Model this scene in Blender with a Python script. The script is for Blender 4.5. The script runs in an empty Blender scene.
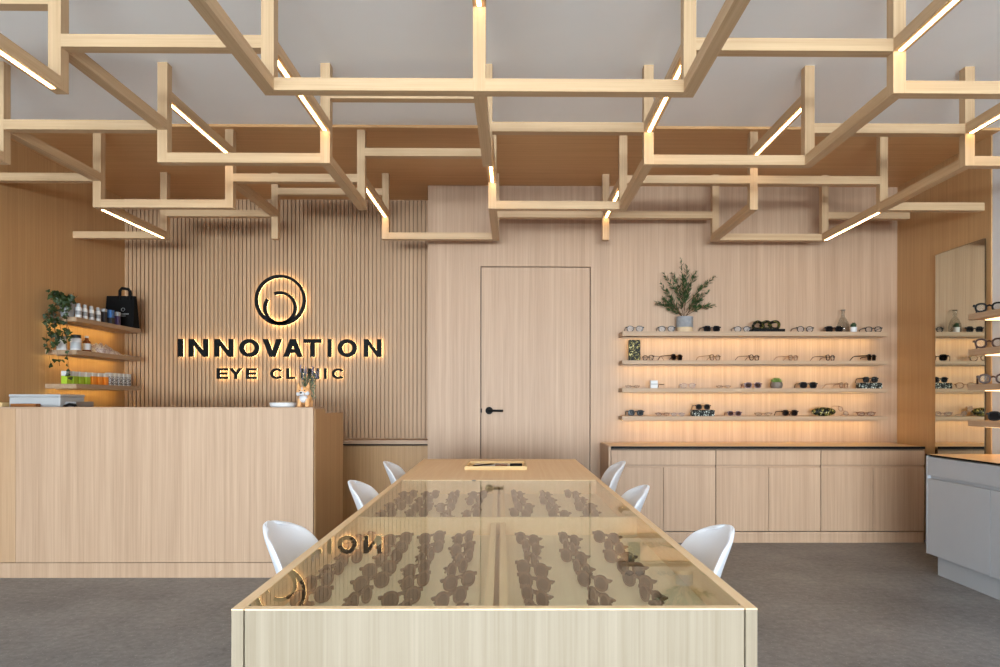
import bpy, math, random
from mathutils import Matrix, Vector
random.seed(7)
S = bpy.context.scene
COL = S.collection
PI = math.pi
CAMZ = 1.24
# ------------------------------------------------------------------ camera
F_PX, PX, PY, YAW, ROLL = 692.0, 519.8, 401.3, 0.0087, 0.0012
cam_d = bpy.data.cameras.new('camera'); cam = bpy.data.objects.new('camera', cam_d); COL.objects.link(cam)
cam.matrix_world = Matrix.Translation((0, 0, CAMZ)) @ (Matrix.Rotation(-YAW, 4, 'Z') @ Matrix.Rotation(PI/2, 4, 'X') @ Matrix.Rotation(ROLL, 4, 'Z'))
cam_d.sensor_width = 36; cam_d.lens = 36*F_PX/1000
cam_d.shift_x = -(PX-500)/1000; cam_d.shift_y = (PY-333.5)/1000
cam_d.clip_start = 0.05
S.camera = cam
def at(x, y, Y):
    """world X, Z of the photo's point (x, y) on the vertical plane at distance Y"""
    u = (x-PX)/F_PX; v = (y-PY)/F_PX
    c, s = math.cos(YAW), math.sin(YAW)
    k = Y/(-u*s+c)
    return (u*c+s)*k, CAMZ-v*k
S.view_settings.view_transform = 'Standard'; S.view_settings.look = 'None'
S.view_settings.gamma = 1.0; S.view_settings.use_curve_mapping = False
S.view_settings.exposure = -0.24
S.cycles.max_bounces = 10; S.cycles.diffuse_bounces = 5; S.cycles.glossy_bounces = 5
S.cycles.transparent_max_bounces = 16
S.cycles.caustics_reflective = False; S.cycles.caustics_refractive = False
S.cycles.sample_clamp_indirect = 4.0

# ------------------------------------------------------------------ materials
MATS = {}
def lin(c):
    return tuple(((v/255)/12.92 if v/255 <= .04045 else (((v/255)+.055)/1.055)**2.4) for v in c)
def base_mat(name):
    m = bpy.data.materials.new(name); m.use_nodes = True
    nt = m.node_tree; b = nt.nodes['Principled BSDF']
    return m, nt, b
def plain(name, rgb, rough=.5, metal=0, var=.0, spec=.5, scale=8):
    m, nt, b = base_mat(name)
    b.inputs['Roughness'].default_value = rough; b.inputs['Metallic'].default_value = metal
    b.inputs['Specular IOR Level'].default_value = spec
    tc = nt.nodes.new('ShaderNodeTexCoord'); n = nt.nodes.new('ShaderNodeTexNoise'); n.inputs['Scale'].default_value = scale
    n.inputs['Detail'].default_value = 4
    nt.links.new(tc.outputs['Object'], n.inputs['Vector'])
    cr = nt.nodes.new('ShaderNodeValToRGB')
    c = lin(rgb)
    cr.color_ramp.elements[0].color = tuple(v*(1-var) for v in c)+(1,); cr.color_ramp.elements[0].position = .35
    cr.color_ramp.elements[1].color = tuple(min(1, v*(1+var)) for v in c)+(1,); cr.color_ramp.elements[1].position = .65
    nt.links.new(n.outputs['Fac'], cr.inputs['Fac']); nt.links.new(cr.outputs['Color'], b.inputs['Base Color'])
    MATS[name] = m; return m
def wood(name, light, dark, grain='z', rough=.45, fine=1.0, spec=.3):
    m, nt, b = base_mat(name); L = nt.links
    tc = nt.nodes.new('ShaderNodeTexCoord')
    def mapped(ac, al):
        mp = nt.nodes.new('ShaderNodeMapping')
        s = [ac, ac, ac]; s['xyz'.index(grain)] = al
        mp.inputs['Scale'].default_value = s
        L.new(tc.outputs['Object'], mp.inputs['Vector']); return mp
    def noise(ac, al, det, dist=0):
        n = nt.nodes.new('ShaderNodeTexNoise'); n.inputs['Scale'].default_value = 1; n.inputs['Detail'].default_value = det
        n.inputs['Distortion'].default_value = dist
        L.new(mapped(ac, al).outputs['Vector'], n.inputs['Vector']); return n
    n1 = noise(42, .5, 4, .2); n2 = noise(190*fine, 2.5, 2); n3 = noise(3.5, .15, 2)
    a1 = nt.nodes.new('ShaderNodeMath'); a1.operation = 'MULTIPLY_ADD'; a1.inputs[1].default_value = .45
    a0 = nt.nodes.new('ShaderNodeMath'); a0.operation = 'MULTIPLY'; a0.inputs[1].default_value = .35
    a2 = nt.nodes.new('ShaderNodeMath'); a2.operation = 'MULTIPLY_ADD'; a2.inputs[1].default_value = .2
    L.new(n2.outputs['Fac'], a0.inputs[0]); L.new(n1.outputs['Fac'], a1.inputs[0]); L.new(a0.outputs[0], a1.inputs[2])
    L.new(n3.outputs['Fac'], a2.inputs[0]); L.new(a1.outputs[0], a2.inputs[2])
    cr = nt.nodes.new('ShaderNodeValToRGB')
    cr.color_ramp.elements[0].position = .35; cr.color_ramp.elements[0].color = lin(dark)+(1,)
    cr.color_ramp.elements[1].position = .63; cr.color_ramp.elements[1].color = lin(light)+(1,)
    L.new(a2.outputs[0], cr.inputs['Fac']); L.new(cr.outputs['Color'], b.inputs['Base Color'])
    b.inputs['Roughness'].default_value = rough; b.inputs['Specular IOR Level'].default_value = spec
    MATS[name] = m; return m
def emit(name, rgb, strength):
    m, nt, b = base_mat(name)
    b.inputs['Base Color'].default_value = (.8, .8, .8, 1)
    b.inputs['Emission Color'].default_value = tuple(rgb)+(1,); b.inputs['Emission Strength'].default_value = strength
    MATS[name] = m; return m
def thin_glass(name, tint, ior=1.5, rough=0.0, gloss=(1, 1, 1), opaque=0.0, body=(.1, .1, .1)):
    """thin pane: Fresnel reflection over see-through; the second face only lets light pass"""
    m = bpy.data.materials.new(name); m.use_nodes = True; nt = m.node_tree; nt.nodes.clear(); L = nt.links
    out = nt.nodes.new('ShaderNodeOutputMaterial'); mix = nt.nodes.new('ShaderNodeMixShader')
    tr = nt.nodes.new('ShaderNodeBsdfTransparent'); tr.inputs['Color'].default_value = tuple(tint)+(1,)
    gl = nt.nodes.new('ShaderNodeBsdfGlossy'); gl.inputs['Roughness'].default_value = rough; gl.inputs['Color'].default_value = tuple(gloss)+(1,)
    fr = nt.nodes.new('ShaderNodeFresnel'); fr.inputs['IOR'].default_value = ior
    ge = nt.nodes.new('ShaderNodeNewGeometry'); inv = nt.nodes.new('ShaderNodeMath'); inv.operation = 'SUBTRACT'; inv.inputs[0].default_value = 1
    mu = nt.nodes.new('ShaderNodeMath'); mu.operation = 'MULTIPLY'
    L.new(ge.outputs['Backfacing'], inv.inputs[1]); L.new(inv.outputs[0], mu.inputs[0]); L.new(fr.outputs[0], mu.inputs[1])
    src = tr
    if opaque:
        df = nt.nodes.new('ShaderNodeBsdfDiffuse'); df.inputs['Color'].default_value = tuple(body)+(1,)
        m2 = nt.nodes.new('ShaderNodeMixShader'); m2.inputs[0].default_value = opaque
        L.new(tr.outputs[0], m2.inputs[1]); L.new(df.outputs[0], m2.inputs[2]); src = m2
    L.new(mu.outputs[0], mix.inputs[0]); L.new(src.outputs[0], mix.inputs[1]); L.new(gl.outputs[0], mix.inputs[2]); L.new(mix.outputs[0], out.inputs[0])
    MATS[name] = m; return m
def mottled(name, cols, scale=60):
    m, nt, b = base_mat(name); L = nt.links
    tc = nt.nodes.new('ShaderNodeTexCoord'); n = nt.nodes.new('ShaderNodeTexNoise'); n.inputs['Scale'].default_value = scale
    n.inputs['Detail'].default_value = 3; n.inputs['Distortion'].default_value = 1.2
    L.new(tc.outputs['Object'], n.inputs['Vector'])
    cr = nt.nodes.new('ShaderNodeValToRGB'); cr.color_ramp.interpolation = 'CONSTANT'
    pos = [0, .50, .58, .66]
    while len(cr.color_ramp.elements) < len(cols): cr.color_ramp.elements.new(.5)
    for e, p, c in zip(cr.color_ramp.elements, pos, cols): e.position = p; e.color = lin(c)+(1,)
    L.new(n.outputs['Fac'], cr.inputs['Fac']); L.new(cr.outputs['Color'], b.inputs['Base Color'])
    b.inputs['Roughness'].default_value = .5; b.inputs['Specular IOR Level'].default_value = .2
    MATS[name] = m; return m

WL, WD = (192, 161, 134), (168, 137, 111)          # oak veneer
wood('oak_z', WL, WD, 'z'); wood('oak_x', WL, WD, 'x'); wood('oak_y', WL, WD, 'y')
wood('oak_soffit', (212, 168, 118), (192, 146, 98), 'x')
wood('oak_shelf_y', (182, 154, 126), (160, 131, 104), 'y'); wood('oak_warm', (196, 156, 110), (176, 135, 90), 'z')  # oak_warm: same oak veneer, with warm light tinted into its colour
wood('oak_shelf', (182, 154, 126), (160, 131, 104), 'x'); wood('oak_slat', (188, 154, 121), (168, 133, 101), 'z')
wood('beam_x', (205, 174, 137), (181, 147, 110), 'x', fine=1.4); wood('beam_y', (205, 174, 137), (181, 147, 110), 'y', fine=1.4)
wood('beam_z', (205, 174, 137), (181, 147, 110), 'z', fine=1.4)
wood('ash_z', (153, 138, 118), (134, 119, 98), 'z', fine=.8); wood('ash_y', (250, 218, 176), (240, 202, 156), 'y', fine=.8)  # same ash: fronts darkened, tops lightened to offset the uneven light
wood('ash_base', (250, 230, 198), (240, 216, 180), 'y')  # case floor lightened in place of daylight the rim blocks
wood('bamboo', (236, 205, 150), (224, 186, 126), 'x')
plain('slat_back', (160, 128, 98), .8, var=.05)
plain('gap_dark', (60, 45, 34), .8)
plain('ceiling_grey', (247, 247, 246), .9, var=.015, scale=2)
plain('wall_grey', (222, 222, 224), .9, var=.01)
plain('black_metal', (9, 10, 11), .6, var=.1, spec=.15); plain('black_plastic', (12, 12, 13), .6, var=.1, spec=.15)
plain('black_paper', (10, 10, 11), .8, var=.1, spec=.15); plain('white_shell', (236, 239, 246), .38, var=.01)
plain('white_lacquer', (178, 182, 188), .45, var=.01); plain('white_plinth', (178, 182, 187), .5, var=.01)
plain('white_paper', (212, 212, 212), .6, var=.02); plain('silver_grey', (172, 174, 176), .45, var=.02)
plain('mid_grey', (132, 130, 130), .5, var=.04); plain('grey_pot', (150, 152, 156), .4, var=.1, scale=30)
plain('tan_clay', (205, 180, 145), .8, var=.06, scale=30); plain('soil', (50, 36, 26), .95, var=.3, scale=40)
plain('leaf_dark', (52, 76, 38), .55, var=.35, scale=20); plain('leaf_ivy', (38, 56, 22), .5, var=.4, scale=14)
plain('leaf_sage', (86, 98, 70), .7, var=.2); plain('lavender', (120, 110, 128), .8, var=.2, scale=40)
plain('stem_brown', (98, 72, 46), .8, var=.15); plain('succulent', (104, 128, 58), .5, var=.2, scale=30)
plain('pot_taupe', (112, 98, 88), .6, var=.1, scale=30); plain('cactus_green', (40, 66, 40), .7, var=.2, scale=40)
plain('amber_glass', (120, 52, 12), .15, var=.1); plain('brown_card', (150, 92, 40), .6, var=.1)
plain('blue_card', (52, 96, 150), .5, var=.1); plain('violet_card', (70, 50, 84), .5, var=.1); plain('dark_card', (30, 30, 36), .5, var=.1)
plain('green_card', (160, 190, 40), .5, var=.05); plain('orange_card', (236, 140, 34), .5, var=.05)
mottled('pattern_card', [(90, 92, 98), (232, 232, 232), (150, 154, 160), (240, 240, 240)], 90)
mottled('foil_packet', [(170, 150, 150), (226, 220, 218), (200, 184, 178), (240, 238, 236)], 40)
mottled('marble_case', [(12, 12, 10), (60, 58, 26), (168, 150, 78), (220, 214, 180)], 45)
mottled('marble_white', [(14, 14, 14), (20, 30, 18), (214, 220, 210), (236, 240, 232)], 60)
mottled('marble_dark', [(12, 12, 12), (24, 28, 16), (116, 110, 50), (16, 16, 14)], 40)
plain('corgi_orange', (222, 164, 108), .5, var=.05); plain('corgi_white', (204, 202, 204), .5, var=.02)
plain('frame_black', (16, 13, 12), .4, var=.1, spec=.2); plain('frame_brown', (58, 34, 20), .4, var=.3, scale=90, spec=.25)
plain('frame_taupe', (112, 84, 62), .35, var=.15, scale=60)
plain('frame_gold', (112, 74, 32), .35, .4, var=.1); plain('frame_amber', (112, 62, 26), .3, var=.2, scale=60)
plain('frame_red', (92, 24, 26), .3, var=.2); plain('frame_pink', (128, 82, 50), .35, var=.1); plain('frame_blue', (36, 42, 58), .3, var=.1)
thin_glass('lens_clear', (.93, .93, .92), 1.15, .3, opaque=.04, body=(.7, .75, .8)); thin_glass('lens_glint', (.9, .9, .9), 1.36, .12, opaque=.08, body=(.7, .75, .8)); thin_glass('lens_dark', (.12, .09, .08), 1.15, .05, opaque=.6, body=(.012, .01, .01))
thin_glass('lens_brown', (.28, .14, .09), 1.15, .05, opaque=.5, body=(.07, .03, .02))
thin_glass('lens_taupe', (.5, .4, .3), 1.3, .1, opaque=.65, body=(.20, .14, .10))
thin_glass('case_glass', (.93, .95, .92), 1.52); thin_glass('bottle_glass', (.91, .915, .91), 1.4)
m = plain('mirror_glass', (214, 212, 196), .02, 1.0)
plain('lock_black', (24, 22, 20), .3)
LEDC = (1.0, .62, .26)
emit('led_beam', (1.0, .66, .29), 24.0); emit('led_shelf', (1.0, .72, .22), 22); emit('led_panel', (1.0, .64, .30), 4.0); emit('led_sign', (1.0, .72, .32), 9)
def tabletop_mat():
    return wood('worktop_reflection', (234, 202, 160), (222, 186, 142), 'x', rough=.28, spec=.5)  # tan colour paints in the lit oak that the glass tops reflect
tabletop_mat()
def floor_mat():
    m, nt, b = base_mat('polished_concrete'); L = nt.links
    tc = nt.nodes.new('ShaderNodeTexCoord')
    n = nt.nodes.new('ShaderNodeTexNoise'); n.inputs['Scale'].default_value = 1.3; n.inputs['Detail'].default_value = 6; n.inputs['Roughness'].default_value = .6
    n2 = nt.nodes.new('ShaderNodeTexNoise'); n2.inputs['Scale'].default_value = 24; n2.inputs['Detail'].default_value = 6; n2.inputs['Roughness'].default_value = .75
    v = nt.nodes.new('ShaderNodeTexVoronoi'); v.inputs['Scale'].default_value = 42; v.inputs['Randomness'].default_value = 1
    for q in (n, n2, v): L.new(tc.outputs['Object'], q.inputs['Vector'])
    cr = nt.nodes.new('ShaderNodeValToRGB'); e = cr.color_ramp.elements
    e[0].position = .33; e[0].color = lin((88, 88, 90))+(1,); e[1].position = .64; e[1].color = lin((150, 150, 151))+(1,)
    ad = nt.nodes.new('ShaderNodeMath'); ad.operation = 'MULTIPLY_ADD'; ad.inputs[1].default_value = .5
    h = nt.nodes.new('ShaderNodeMath'); h.operation = 'MULTIPLY'; h.inputs[1].default_value = .5
    L.new(n.outputs['Fac'], h.inputs[0]); L.new(n2.outputs['Fac'], ad.inputs[0]); L.new(h.outputs[0], ad.inputs[2]); L.new(ad.outputs[0], cr.inputs['Fac'])
    sp = nt.nodes.new('ShaderNodeValToRGB'); sp.color_ramp.elements[0].color = (1, 1, 1, 1); sp.color_ramp.elements[0].position = .10
    sp.color_ramp.elements[1].color = (0, 0, 0, 1); sp.color_ramp.elements[1].position = .16
    L.new(v.outputs['Distance'], sp.inputs['Fac'])
    mx = nt.nodes.new('ShaderNodeMixRGB'); mx.inputs['Color2'].default_value = lin((205, 202, 198))+(1,)
    q = nt.nodes.new('ShaderNodeMath'); q.operation = 'MULTIPLY'; q.inputs[1].default_value = .4
    L.new(sp.outputs['Color'], q.inputs[0]); L.new(q.outputs[0], mx.inputs['Fac'])
    L.new(cr.outputs['Color'], mx.inputs['Color1']); L.new(mx.outputs['Color'], b.inputs['Base Color'])
    b.inputs['Roughness'].default_value = .5
    MATS['floor'] = m
floor_mat()

# ------------------------------------------------------------------ mesh helpers
class MB:
    def __init__(s, off=(0, 0, 0)): s.v = []; s.f = []; s.m = []; s.off = Vector(off); s.M = Matrix.Identity(4); s.warp = None
    def add(s, vs, fs, mi=0):
        b = len(s.v); s.v += [s.M @ Vector(p) for p in vs]; s.f += [tuple(i+b for i in f) for f in fs]; s.m += [mi]*len(fs); return s
    def box(s, x0, x1, y0, y1, z0, z1, mi=0):
        v = [(x, y, z) for z in (z0, z1) for y in (y0, y1) for x in (x0, x1)]
        return s.add(v, [(0, 2, 3, 1), (4, 5, 7, 6), (0, 1, 5, 4), (2, 6, 7, 3), (0, 4, 6, 2), (1, 3, 7, 5)], mi)
    def prism(s, poly, d0, d1, axis='y', mi=0):
        """poly in XZ (axis y) / XY (axis z) / YZ (axis x), CCW seen against the axis"""
        n = len(poly)
        def P(a, b, d): return {'y': (a, d, b), 'z': (a, b, d), 'x': (d, a, b)}[axis]
        v = [P(a, b, d0) for a, b in poly]+[P(a, b, d1) for a, b in poly]
        f = [tuple(range(n)), tuple(range(2*n-1, n-1, -1))]+[(i, n+i, n+(i+1) % n, (i+1) % n) for i in range(n)]
        return s.add(v, f, mi)
    def ring(s, outer, inner, d0, d1, axis='y', closed=True, mi=0):
        n = len(outer)
        def P(q, d):
            a, b = q; return {'y': (a, d, b), 'z': (a, b, d), 'x': (d, a, b)}[axis]
        v = [P(q, d0) for q in outer]+[P(q, d0) for q in inner]+[P(q, d1) for q in outer]+[P(q, d1) for q in inner]
        f = []
        for i in range(n if closed else n-1):
            j = (i+1) % n
            f += [(i, j, n+j, n+i), (2*n+i, 3*n+i, 3*n+j, 2*n+j), (i, 2*n+i, 2*n+j, j), (n+i, n+j, 3*n+j, 3*n+i)]
        if not closed: f += [(0, n, 3*n, 2*n), (n-1, 3*n-1, 4*n-1, 2*n-1)]
        return s.add(v, f, mi)
    def lathe(s, prof, cx=0, cy=0, cz=0, n=24, mi=0, sx=1, sy=1):
        v = []; f = []
        for r, z in prof:
            for k in range(n):
                a = 2*PI*k/n; v.append((cx+r*math.cos(a)*sx, cy+r*math.sin(a)*sy, cz+z))
        for i in range(len(prof)-1):
            for k in range(n):
                l = (k+1) % n; f.append((i*n+k, i*n+l, (i+1)*n+l, (i+1)*n+k))
        if prof[0][0] > 1e-5: f.append(tuple(range(n-1, -1, -1)))
        if prof[-1][0] > 1e-5: f.append(tuple((len(prof)-1)*n+k for k in range(n)))
        return s.add(v, f, mi)
    def tube(s, pts, r, n=8, mi=0, cap=True, ref=(0, 0, 1)):
        pts = [Vector(p) for p in pts]; R = r if isinstance(r, (list, tuple)) else [r]*len(pts)
        v = []; f = []; up = Vector(ref)
        for i, p in enumerate(pts):
            t = (pts[min(i+1, len(pts)-1)]-pts[max(i-1, 0)]).normalized()
            a = t.cross(up)
            if a.length < 1e-3: a = t.cross(Vector((1, 0, 0)))
            a.normalize(); b = t.cross(a).normalized(); up = -b if i else up
            up = b.copy() if b.dot(Vector(ref)) > 0 else -b
            for k in range(n):
                an = 2*PI*k/n; v.append(p+a*math.cos(an)*R[i]+b*math.sin(an)*R[i])
        for i in range(len(pts)-1):
            for k in range(n):
                l = (k+1) % n; f.append((i*n+k, i*n+l, (i+1)*n+l, (i+1)*n+k))
        if cap: f += [tuple(range(n-1, -1, -1)), tuple((len(pts)-1)*n+k for k in range(n))]
        return s.add(v, f, mi)
    def ball(s, c, r, n=12, mi=0, sc=(1, 1, 1)):
        h = max(5, n//2)
        v = [(c[0], c[1], c[2]-r*sc[2])]; f = []
        for i in range(1, h):
            th = PI*i/h
            for k in range(n):
                a = 2*PI*k/n
                v.append((c[0]+r*math.sin(th)*math.cos(a)*sc[0], c[1]+r*math.sin(th)*math.sin(a)*sc[1], c[2]-r*math.cos(th)*sc[2]))
        v.append((c[0], c[1], c[2]+r*sc[2])); T = len(v)-1
        for k in range(n):
            l = (k+1) % n
            f.append((0, 1+l, 1+k)); f.append((T, 1+(h-2)*n+k, 1+(h-2)*n+l))
            for i in range(h-2): f.append((1+i*n+k, 1+i*n+l, 1+(i+1)*n+l, 1+(i+1)*n+k))
        return s.add(v, f, mi)
    def build(s, name, mat, parent=None, smooth=False, bevel=0, subs=0, fixn=True):
        me = bpy.data.meshes.new(name)
        V = [p if s.warp is None else Vector(s.warp(p)) for p in s.v]
        me.from_pydata([tuple(p-s.off) for p in V], [], s.f)
        mats = mat if isinstance(mat, (list, tuple)) else [mat]
        for q in mats: me.materials.append(MATS[q])
        for p, i in zip(me.polygons, s.m): p.material_index = i
        if fixn:
            import bmesh
            bm = bmesh.new(); bm.from_mesh(me); bmesh.ops.recalc_face_normals(bm, faces=bm.faces); bm.to_mesh(me); bm.free()
        if smooth:
            me.polygons.foreach_set('use_smooth', [True]*len(me.polygons))
            try: me.set_sharp_from_angle(angle=math.radians(40))
            except Exception: pass
        me.update()
        o = bpy.data.objects.new(name, me); COL.objects.link(o)
        if parent is not None: o.parent = parent
        elif s.off.length: o.location = s.off
        if bevel:
            b = o.modifiers.new('bevel', 'BEVEL'); b.width = bevel; b.segments = 2; b.limit_method = 'ANGLE'
        if subs:
            q = o.modifiers.new('subd', 'SUBSURF'); q.levels = subs; q.render_levels = subs
        return o
def thing(name, label, cat, loc=(0, 0, 0), rz=0, group=None):
    o = bpy.data.objects.new(name, None); COL.objects.link(o); o.empty_display_size = .1
    o.location = loc; o.rotation_euler = (0, 0, rz); o['label'] = label; o['category'] = cat
    if group: o['group'] = group
    return o
def tag(o, label, cat, group=None):
    o['label'] = label; o['category'] = cat
    if group: o['group'] = group
    return o
def struct(o): o['kind'] = 'structure'; return o
def dup(root, loc, rz, label, group=None, rx=None, sc=None):
    r = root.copy(); COL.objects.link(r); r.location = loc; r.rotation_euler = (0, 0, rz) if rx is None else (rx, 0, rz); r['label'] = label
    if sc: r.scale = (sc, sc, sc)
    if group: r['group'] = group
    for ch in list(root.children):
        c = ch.copy(); COL.objects.link(c); c.parent = r
        for g in list(ch.children):
            d = g.copy(); COL.objects.link(d); d.parent = c
    return r

# ------------------------------------------------------------------ room shell
XL, XR = -3.98, 3.69
YB, YS = 6.63, 7.13          # door wall, slatted wall
YF = -11.0                    # shopfront behind the camera
ZC = 3.305
XN = -.824                   # left end of the door wall
EDGE = 5.23                  # front edge of the timber ceiling
struct(MB().box(XL-.1, XR+.1, YF-.2, YS+.15, -.1, 0).build('floor', 'floor'))
struct(MB().box(XL-.1, XR+.1, YF-.2, EDGE, ZC+.02, ZC+.15).build('ceiling', 'ceiling_grey'))
c = MB().box(XL-.1, XR+.1, EDGE, YS+.15, ZC, ZC+.12).build('ceiling', 'oak_soffit'); struct(c)
struct(MB().box(XL-.1, XL, EDGE, YS+.15, 0, ZC).build('wall_left', 'oak_warm'))
struct(MB().box(XL-.12, XL-.02, YF-.2, EDGE, 0, ZC+.02).build('wall_left', 'wall_grey'))
struct(MB().box(XR, XR+.1, 5.32, YS+.15, 0, ZC).build('wall_right', 'oak_warm'))
struct(MB().box(XR+.01, XR+.11, YF-.2, 5.32, 0, ZC+.02).build('wall_right', 'wall_grey'))
# door wall with the flush door
DX0, DX1, DZ = -.311, .727, 2.523
g = .009
w = MB()
w.box(XN, DX0-g, YB, YS+.1, 0, ZC); w.box(DX1+g, XR, YB, YS+.1, 0, ZC); w.box(DX0-g, DX1+g, YB, YS+.1, DZ+g, ZC)
struct(w.build('wall_back', 'oak_z'))
struct(MB().box(DX0-g, DX1+g, YB+.06, YB+.1, 0, DZ+g).build('trim_1', 'gap_dark'))
door = struct(MB().box(DX0, DX1, YB+.003, YB+.045, .006, DZ).build('door_1', 'oak_z'))
hx, hz = at(489.2, 410.6, YB)
h = MB((0, 0, 0))
h.tube([(hx, YB+.003, hz), (hx, YB-.012, hz)], .036, 24)
h.tube([(hx, YB-.012, hz), (hx, YB-.05, hz)], .012, 12)
h.tube([(hx-.01, YB-.05, hz), (hx+.135, YB-.05, hz-.002)], .011, 12)
h.build('door_handle', 'black_metal', door, smooth=True)
MB().box(DX0-.008, DX0+.006, YB-.002, YB+.01, hz-.02, hz+.02).build('strike_plate', 'black_metal', door)
# slatted wall: backing + slats + lower panel
pitch = .0416
n = int((XN-XL)/pitch)
s = MB(); s.box(XL, XN, YS, YS+.12, 0, ZC, 1)
for i in range(n+1):
    x = XN-.006-(i+1)*pitch+.012
    if x < XL: break
    s.box(x, x+.031, YS-.018, YS, .86, ZC, 0)
s.box(XL, XN, YS-.012, YS, 0, .86, 0)
struct(s.build('wall_back', ['oak_slat', 'slat_back']))
# front of the shop, behind the camera: piers, beam, frames
s = MB(); s.box(XL-.1, XR+.1, YF-.2, YF, 3.0, ZC+.02); s.box(XL-.1, XL+.15, YF-.2, YF, 0, 3.0); s.box(XR-.15, XR+.1, YF-.2, YF, 0, 3.0); s.box(XL-.1, XR+.1, YF-.2, YF, 0, .12)
struct(s.build('wall_front', 'wall_grey'))
s = MB()
for k in range(4):
    x = XL+.15+(XR-XL-.3)*k/3; s.box(x-.03, x+.03, YF-.13, YF-.07, .12, 3.0)
struct(s.build('window_1', 'black_metal'))

# ------------------------------------------------------------------ ceiling lattice
LX0, LY0 = -.1654, 3.2774+.03
B = .03
lz = {1: CAMZ+1.4688, 2: CAMZ+1.6685, 3: CAMZ+1.8682}
lat = thing('ceiling_lattice', 'pale timber lattice of stepped beams hanging below the whole ceiling, with glowing light strips', 'ceiling lattice', (LX0, LY0, ZC))
OFF = (LX0, LY0, ZC)
def nx(c): return LX0+c
def ny(r): return LY0+r
nodes = set()
XB = [(-1, -3.4, -2, 3) if 0 else (0, -3.75, -2, 3), (0, -2, -1, 2), (0, -1, 0, 1), (0, 0, 1, 1), (0, 1, 2, 2), (0, 2, 3, 1),
      (1, -3, -2, 2), (1, -2, -1, 1), (1, -1, 0, 3), (1, 0, 1, 2), (1, 1, 2, 1), (1, 2, 3, 2), (1, 3, 'R', 1),
      (2, 'L', -3, 2), (2, -3, -2, 1), (2, -2, -1, 2), (2, -1, 0, 3), (2, 0, 1, 1), (2, 1, 2, 2), (2, 2, 3, 2), (2, 3, 'R', 1),
      (3, 'L', -3, 1), (3, -3, -2, 2), (3, -2, -1, 3), (3, -1, 0, 1), (3, 0, 1, 2), (3, 1, 2, 2), (3, 2, 3, 1), (3, 3, 'R', 2)]
YBM = [(-3, 0, 1, 1, 1), (-3, 1, 2, 2, 0), (-3, 2, 3, 1, 1),
       (-2, -1, 0, 1, 1), (-2, 0, 1, 2, 0), (-2, 1, 2, 3, 1), (-2, 2, 3, 2, 0),
       (-1, -1, 0, 1, 0), (-1, 0, 1, 2, 1), (-1, 1, 2, 1, 0), (-1, 2, 3, 2, 1),
       (0, -1, 0, 3, 1), (0, 0, 1, 1, 0), (0, 1, 2, 2, 1), (0, 2, 3, 1, 0),
       (1, -1, 0, 1, 0), (1, 0, 1, 2, 1), (1, 1, 2, 1, 0), (1, 2, 3, 2, 1),
       (2, -1, 0, 2, 1), (2, 0, 1, 1, 0), (2, 1, 2, 3, 1), (2, 2, 3, 1, 0),
       (3, 0, 1, 2, 1), (3, 1, 2, 1, 0), (3, 2, 3, 1, 1)]
for c, r0, r1, l, led in YBM: nodes.add((c, r0)); nodes.add((c, r1))
for c, r in sorted(nodes):
    top = (ZC if ny(r) > EDGE else ZC+.02)
    MB(OFF).box(nx(c)-B, nx(c)+B, ny(r)-B, ny(r)+B, lz[1], top).build('post', 'beam_z', lat)
for r, a, b, l in XB:
    if a == 0 and 0: pass
    xa = XL if a == 'L' else (nx(a)+B if a != -3.75 else nx(a)); xb = 3.61 if b == 'R' else nx(b)-B
    MB(OFF).box(xa, xb, ny(r)-B, ny(r)+B, lz[l], lz[l]+2*B).build('crossbeam', 'beam_x', lat)
for c, r0, r1, l, led in YBM:
    y0, y1 = ny(r0)+B, ny(r1)-B
    bm = MB(OFF).box(nx(c)-B, nx(c)+B, y0, y1, lz[l], lz[l]+2*B).build('long_beam', 'beam_y', lat)
    if led:
        MB(OFF).box(nx(c)-.009, nx(c)+.009, y0+.015, y1-.008, lz[l]-.003, lz[l]+.004).build('light_strip', 'led_beam', bm)

# ------------------------------------------------------------------ shelves on the back wall
def shelf(name, label, x0, x1, y0, y1, z0, z1, strip, mat='oak_x', group=None):
    cx, cy = (x0+x1)/2, (y0+y1)/2
    t = thing(name, label, 'shelf', (cx, cy, z0), 0, group); off = (cx, cy, z0)
    b = MB(off).box(x0, x1, y0, y1, z0, z1)
    if name == 'wall_shelf': b.box(strip[0], strip[1], strip[2]-.005, strip[2]-.001, z0-.010, z0-.0002).box(strip[0]-.005, strip[0]-.001, strip[2]-.005, strip[3], z0-.010, z0-.0002)
    elif name == 'corner_shelf': b.box(strip[1]+.001, strip[1]+.005, strip[2], strip[3], z0-.010, z0-.0002).box(strip[0], strip[1]+.005, strip[2]-.005, strip[2]-.001, z0-.010, z0-.0002)
    b.build('board', mat, t)
    MB(off).box(*strip, z0-.006, z0-.0005).build('light_strip', 'led_panel' if name == 'side_shelf' else 'led_shelf', t)
    return t
SX0, SX1, SY0 = 1.005, 3.475, 6.40
ZS = [at(700, y, SY0)[1] for y in (331.2, 360.2, 388.0, 416.0)]
ORD = ['top', 'second', 'third', 'bottom']
for i, z in enumerate(ZS):
    shelf('wall_shelf', 'long oak shelf with warm light beneath on the back wall, %s of the four' % ORD[i], SX0, SX1, SY0, YB, z-(.042 if i == 0 else .036), z, (SX0+.02, SX1-.02, YB-.095, YB-.083), 'oak_shelf')
ZR = [1.871, 1.617, 1.365, 1.107]
for i, z in enumerate(ZR):
    yy = 4.97; xx = at(968.2, 350, yy)[0]
    shelf('side_shelf', 'short oak eyewear shelf at the right picture edge, %s of the four' % ORD[i], xx, XR+.01, 3.3, yy, z-.042, z, (XR-.32, XR-.02, 3.35, yy-.05), 'oak_shelf_y')
LSX = -3.715
ZL = [1.953, 1.672, 1.384]
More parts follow.
